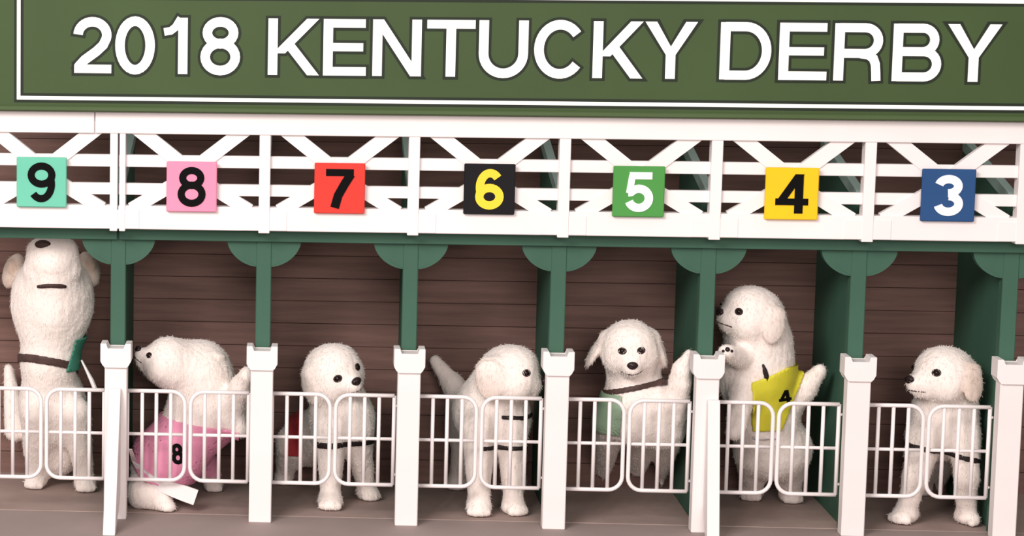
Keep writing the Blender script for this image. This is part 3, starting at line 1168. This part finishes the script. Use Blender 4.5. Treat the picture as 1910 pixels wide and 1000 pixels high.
p.shell('vest', lambda X: np.maximum(np.maximum(xa - X[:, 0], X[:, 0] - xb), np.abs(X[:, 2] - .120) - .042), .006, 'vest7',
        (xa - .01, .15, .06), (xb + .01, .42, .19))

# -------- stall 6: side of the head to the right
p = Pup('6', 'cream puppy looking right with nose behind the white post in the stall numbered 6', P(920, 920, .2))
p.head(951, 695, .12, 53, 76, 2, 0, ears=(1, 0), ear_drop=(-.15, .0), ear_f=-.62, ear_k=.026, ear_len=1.05, ear_tan=.4, muzzle=.66, eye_f=.60, eye_s=.66, eye_u=.10)
p.Cn((945, 700, .16, 54), (905, 760, .18, 56), 25)
p.E(925, 780, .18, 66, 58, 66, 25)
p.Cn((905, 770, .20, 56), (880, 790, .33, 50), 25)
p.Cn((862, 745, .33, 24), (845, 718, .35, 20), 15)
p.Cn((845, 718, .35, 20), (812, 674, .36, 11), 10)
a1 = p.paw(893, 965, 24, -.05)
a2 = p.paw(968, 963, 22, .45)
p.leg((893, 800, .13), a1, 32, 19)
p.leg((955, 800, .14), a2, 30, 17)
h1 = p.paw(850, 915, 17, -.2)
p.leg((872, 830, .32), h1, 30, 15)
h2 = p.paw(975, 912, 17, .2)
p.leg((935, 830, .30), h2, 30, 15)
p.mesh()
p.face(mouth=False)
p.band('strap', 860, 832, 1000, 836, .12, .12, 5, 'strap', .003, 0, ur=(895, 990), yr=(.0, .22))
p.band('collar', 900, 775, 1000, 782, .12, .12, 4, 'strap', .003, 0, ur=(935, 1000), yr=(.0, .20))

# -------- stall 5: facing the viewer
p = Pup('5', 'cream puppy with drooping ears facing straight out in the stall numbered 5', P(1180, 920, .22))
p.head(1174, 645, .14, 52, -2, -11, 3, ear_drop=(.42, .18), ear_tan=.2, ear_len=1.1, muzzle=.85, eye_s=.265, eye_f=.82, eye_u=.14)
p.Cn((1178, 680, .17, 47), (1185, 735, .17, 52), 25)
p.E(1188, 765, .17, 66, 56, 62, 25)
p.Cn((1195, 770, .18, 58), (1238, 785, .17, 56), 25)
p.Cn((1255, 760, .13, 36), (1276, 712, .10, 25), 18)
p.Cn((1274, 712, .10, 24), (1276, 690, .09, 20), 12)
p.Cn((1276, 690, .09, 20), (1287, 660, .08, 10), 10)
a1 = p.paw(1120, 905, 18, -.2)
a2 = p.paw(1190, 905, 18, .1)
p.leg((1140, 785, .18), a1, 32, 15)
p.leg((1205, 795, .18), a2, 32, 15)
h1 = p.paw(1250, 912, 17, .2)
p.leg((1248, 810, .20), h1, 36, 15)
p.mesh()
p.face()
p.band('collar', 1150, 731, 1242, 709, .12, .15, 5.5, 'collar', .004, -.1, ur=(1128, 1240), yr=(.0, .24))
xa, xb = P(1100, 790, .2)[0], P(1148, 790, .2)[0]
p.shell('vest', lambda X: np.maximum(np.maximum(xa - X[:, 0], X[:, 0] - xb), np.abs(X[:, 2] - .200) - .042), .005, 'vest5',
        (xa - .01, .05, .14), (xb + .01, .4, .27))

# -------- stall 4: upright, yellow vest
p = Pup('4', 'cream puppy in a yellow vest rearing up and looking left in the stall numbered 4', P(1440, 930, .25))
p.head(1404, 585, .15, 53, -72, 16, -4, ears=(0, 1), ear_f=-.40, ear_tan=.25, muzzle=.66, eye_f=.78, eye_s=.56, eye_u=-.02)
p.Cn((1410, 600, .17, 52), (1416, 660, .18, 58), 25)
p.Cn((1415, 640, .18, 58), (1405, 705, .19, 60), 25)
p.E(1410, 700, .19, 66, 56, 74, 25)
p.E(1425, 775, .21, 64, 58, 74, 25)
p.E(1445, 835, .23, 66, 60, 62, 25)
p.Cn((1380, 668, .12, 20), (1358, 660, .075, 15), 15)
p.E(1354, 656, .065, 16, 14, 13, 8)
a1 = p.paw(1480, 940, 20, .15)
p.leg((1468, 840, .22), a1, 42, 18)
a2 = p.paw(1400, 935, 19, -.25)
p.leg((1410, 845, .24), a2, 42, 16)
p.Cn((1470, 760, .21, 24), (1500, 725, .19, 23), 18)
p.Cn((1500, 725, .19, 23), (1530, 692, .17, 13), 10)
p.Cn((1385, 735, .14, 26), (1372, 800, .11, 17), 16)
p.E(1370, 808, .105, 15, 15, 14, 8)
p.mesh()
p.face(mouth=True)
for du, dv, rr in ((0, 0, .0048), (8, 3, .003), (-8, 3, .003)):
    bm = bmesh.new()
    bmesh.ops.create_icosphere(bm, subdivisions=2, radius=rr)
    bmesh.ops.translate(bm, verts=bm.verts, vec=Vector(p.ray(1357 + du, 652 + dv)))
    put('claw', bm, 'nose', p.root, True)
ta, tb = P(1440, 690, .16), P(1400, 806, .15)
na = np.array([-.42, 0, 1.0]); na = na / np.linalg.norm(na)
nb = np.array([-.05, 0, 1.0]); nb = nb / np.linalg.norm(nb)
nc = np.array([-1.0, 0, -.12]); nc = nc / np.linalg.norm(nc)
tc_ = P(1398, 740, .15)
nd = np.array([1.0, 0, -.38]); nd = nd / np.linalg.norm(nd)
td = P(1484, 735, .17)
side = lambda X: np.maximum((X - tc_) @ nc, (X - td) @ nd)
vest = p.shell('vest', lambda X: np.maximum(np.maximum((X - ta) @ na, -((X - tb) @ nb)), side(X)), .006, 'vest4',
               P(1380, 830, .05) + [0, 0, -.01], P(1520, 650, .38))
tb2 = P(1400, 822, .15)
hem = p.shell('vest_hem', lambda X: np.maximum(np.maximum((X - tb) @ nb, -((X - tb2) @ nb)), side(X)), .006, 'white',
              P(1380, 840, .05) + [0, 0, -.01], P(1520, 780, .38))
patch(p, '4', 1464, 741, 24, 26, 7, vest, -12)
bm = bmesh.new()
pts = [p.ray(u, v, .002) for u, v in ((1423, 680), (1427, 692), (1430, 704), (1430, 714))]
tube(bm, pts, [.002, .0045, .005, .004], 8)
put('buckle_strap', bm, 'strap', p.root, True)

# -------- stall 3: standing, head turned left
p = Pup('3', 'cream puppy standing with wide paws and head turned left in the stall numbered 3', P(1760, 930, .2))
p.head(1765, 698, .13, 55, -66, 6, 0, ears=(0, 1), ear_f=-.35, ear_drop=(0, .05), ear_tan=.55, muzzle=1.0, eye_f=.76, eye_s=.52, eye_u=.08)
p.Cn((1772, 715, .16, 52), (1768, 770, .17, 58), 25)
p.E(1764, 785, .17, 64, 56, 70, 25)
p.Cn((1764, 800, .2, 58), (1745, 815, .33, 46), 25)
a1 = p.paw(1676, 978, 25, -.75)
a2 = p.paw(1825, 982, 25, .7)
p.leg((1725, 815, .14), a1, 36, 19, (1708, 890, .11), 22)
p.leg((1800, 815, .13), a2, 34, 19, (1804, 890, .10), 22)
h1 = p.paw(1720, 925, 18, -.1)
p.leg((1725, 850, .31), h1, 30, 15)
h2 = p.paw(1770, 925, 18, .1)
p.leg((1765, 850, .31), h2, 30, 15)
p.mesh()
p.face()
p.band('strap', 1690, 830, 1835, 858, .11, .12, 5, 'strap', .003, 0, yr=(.0, .22))
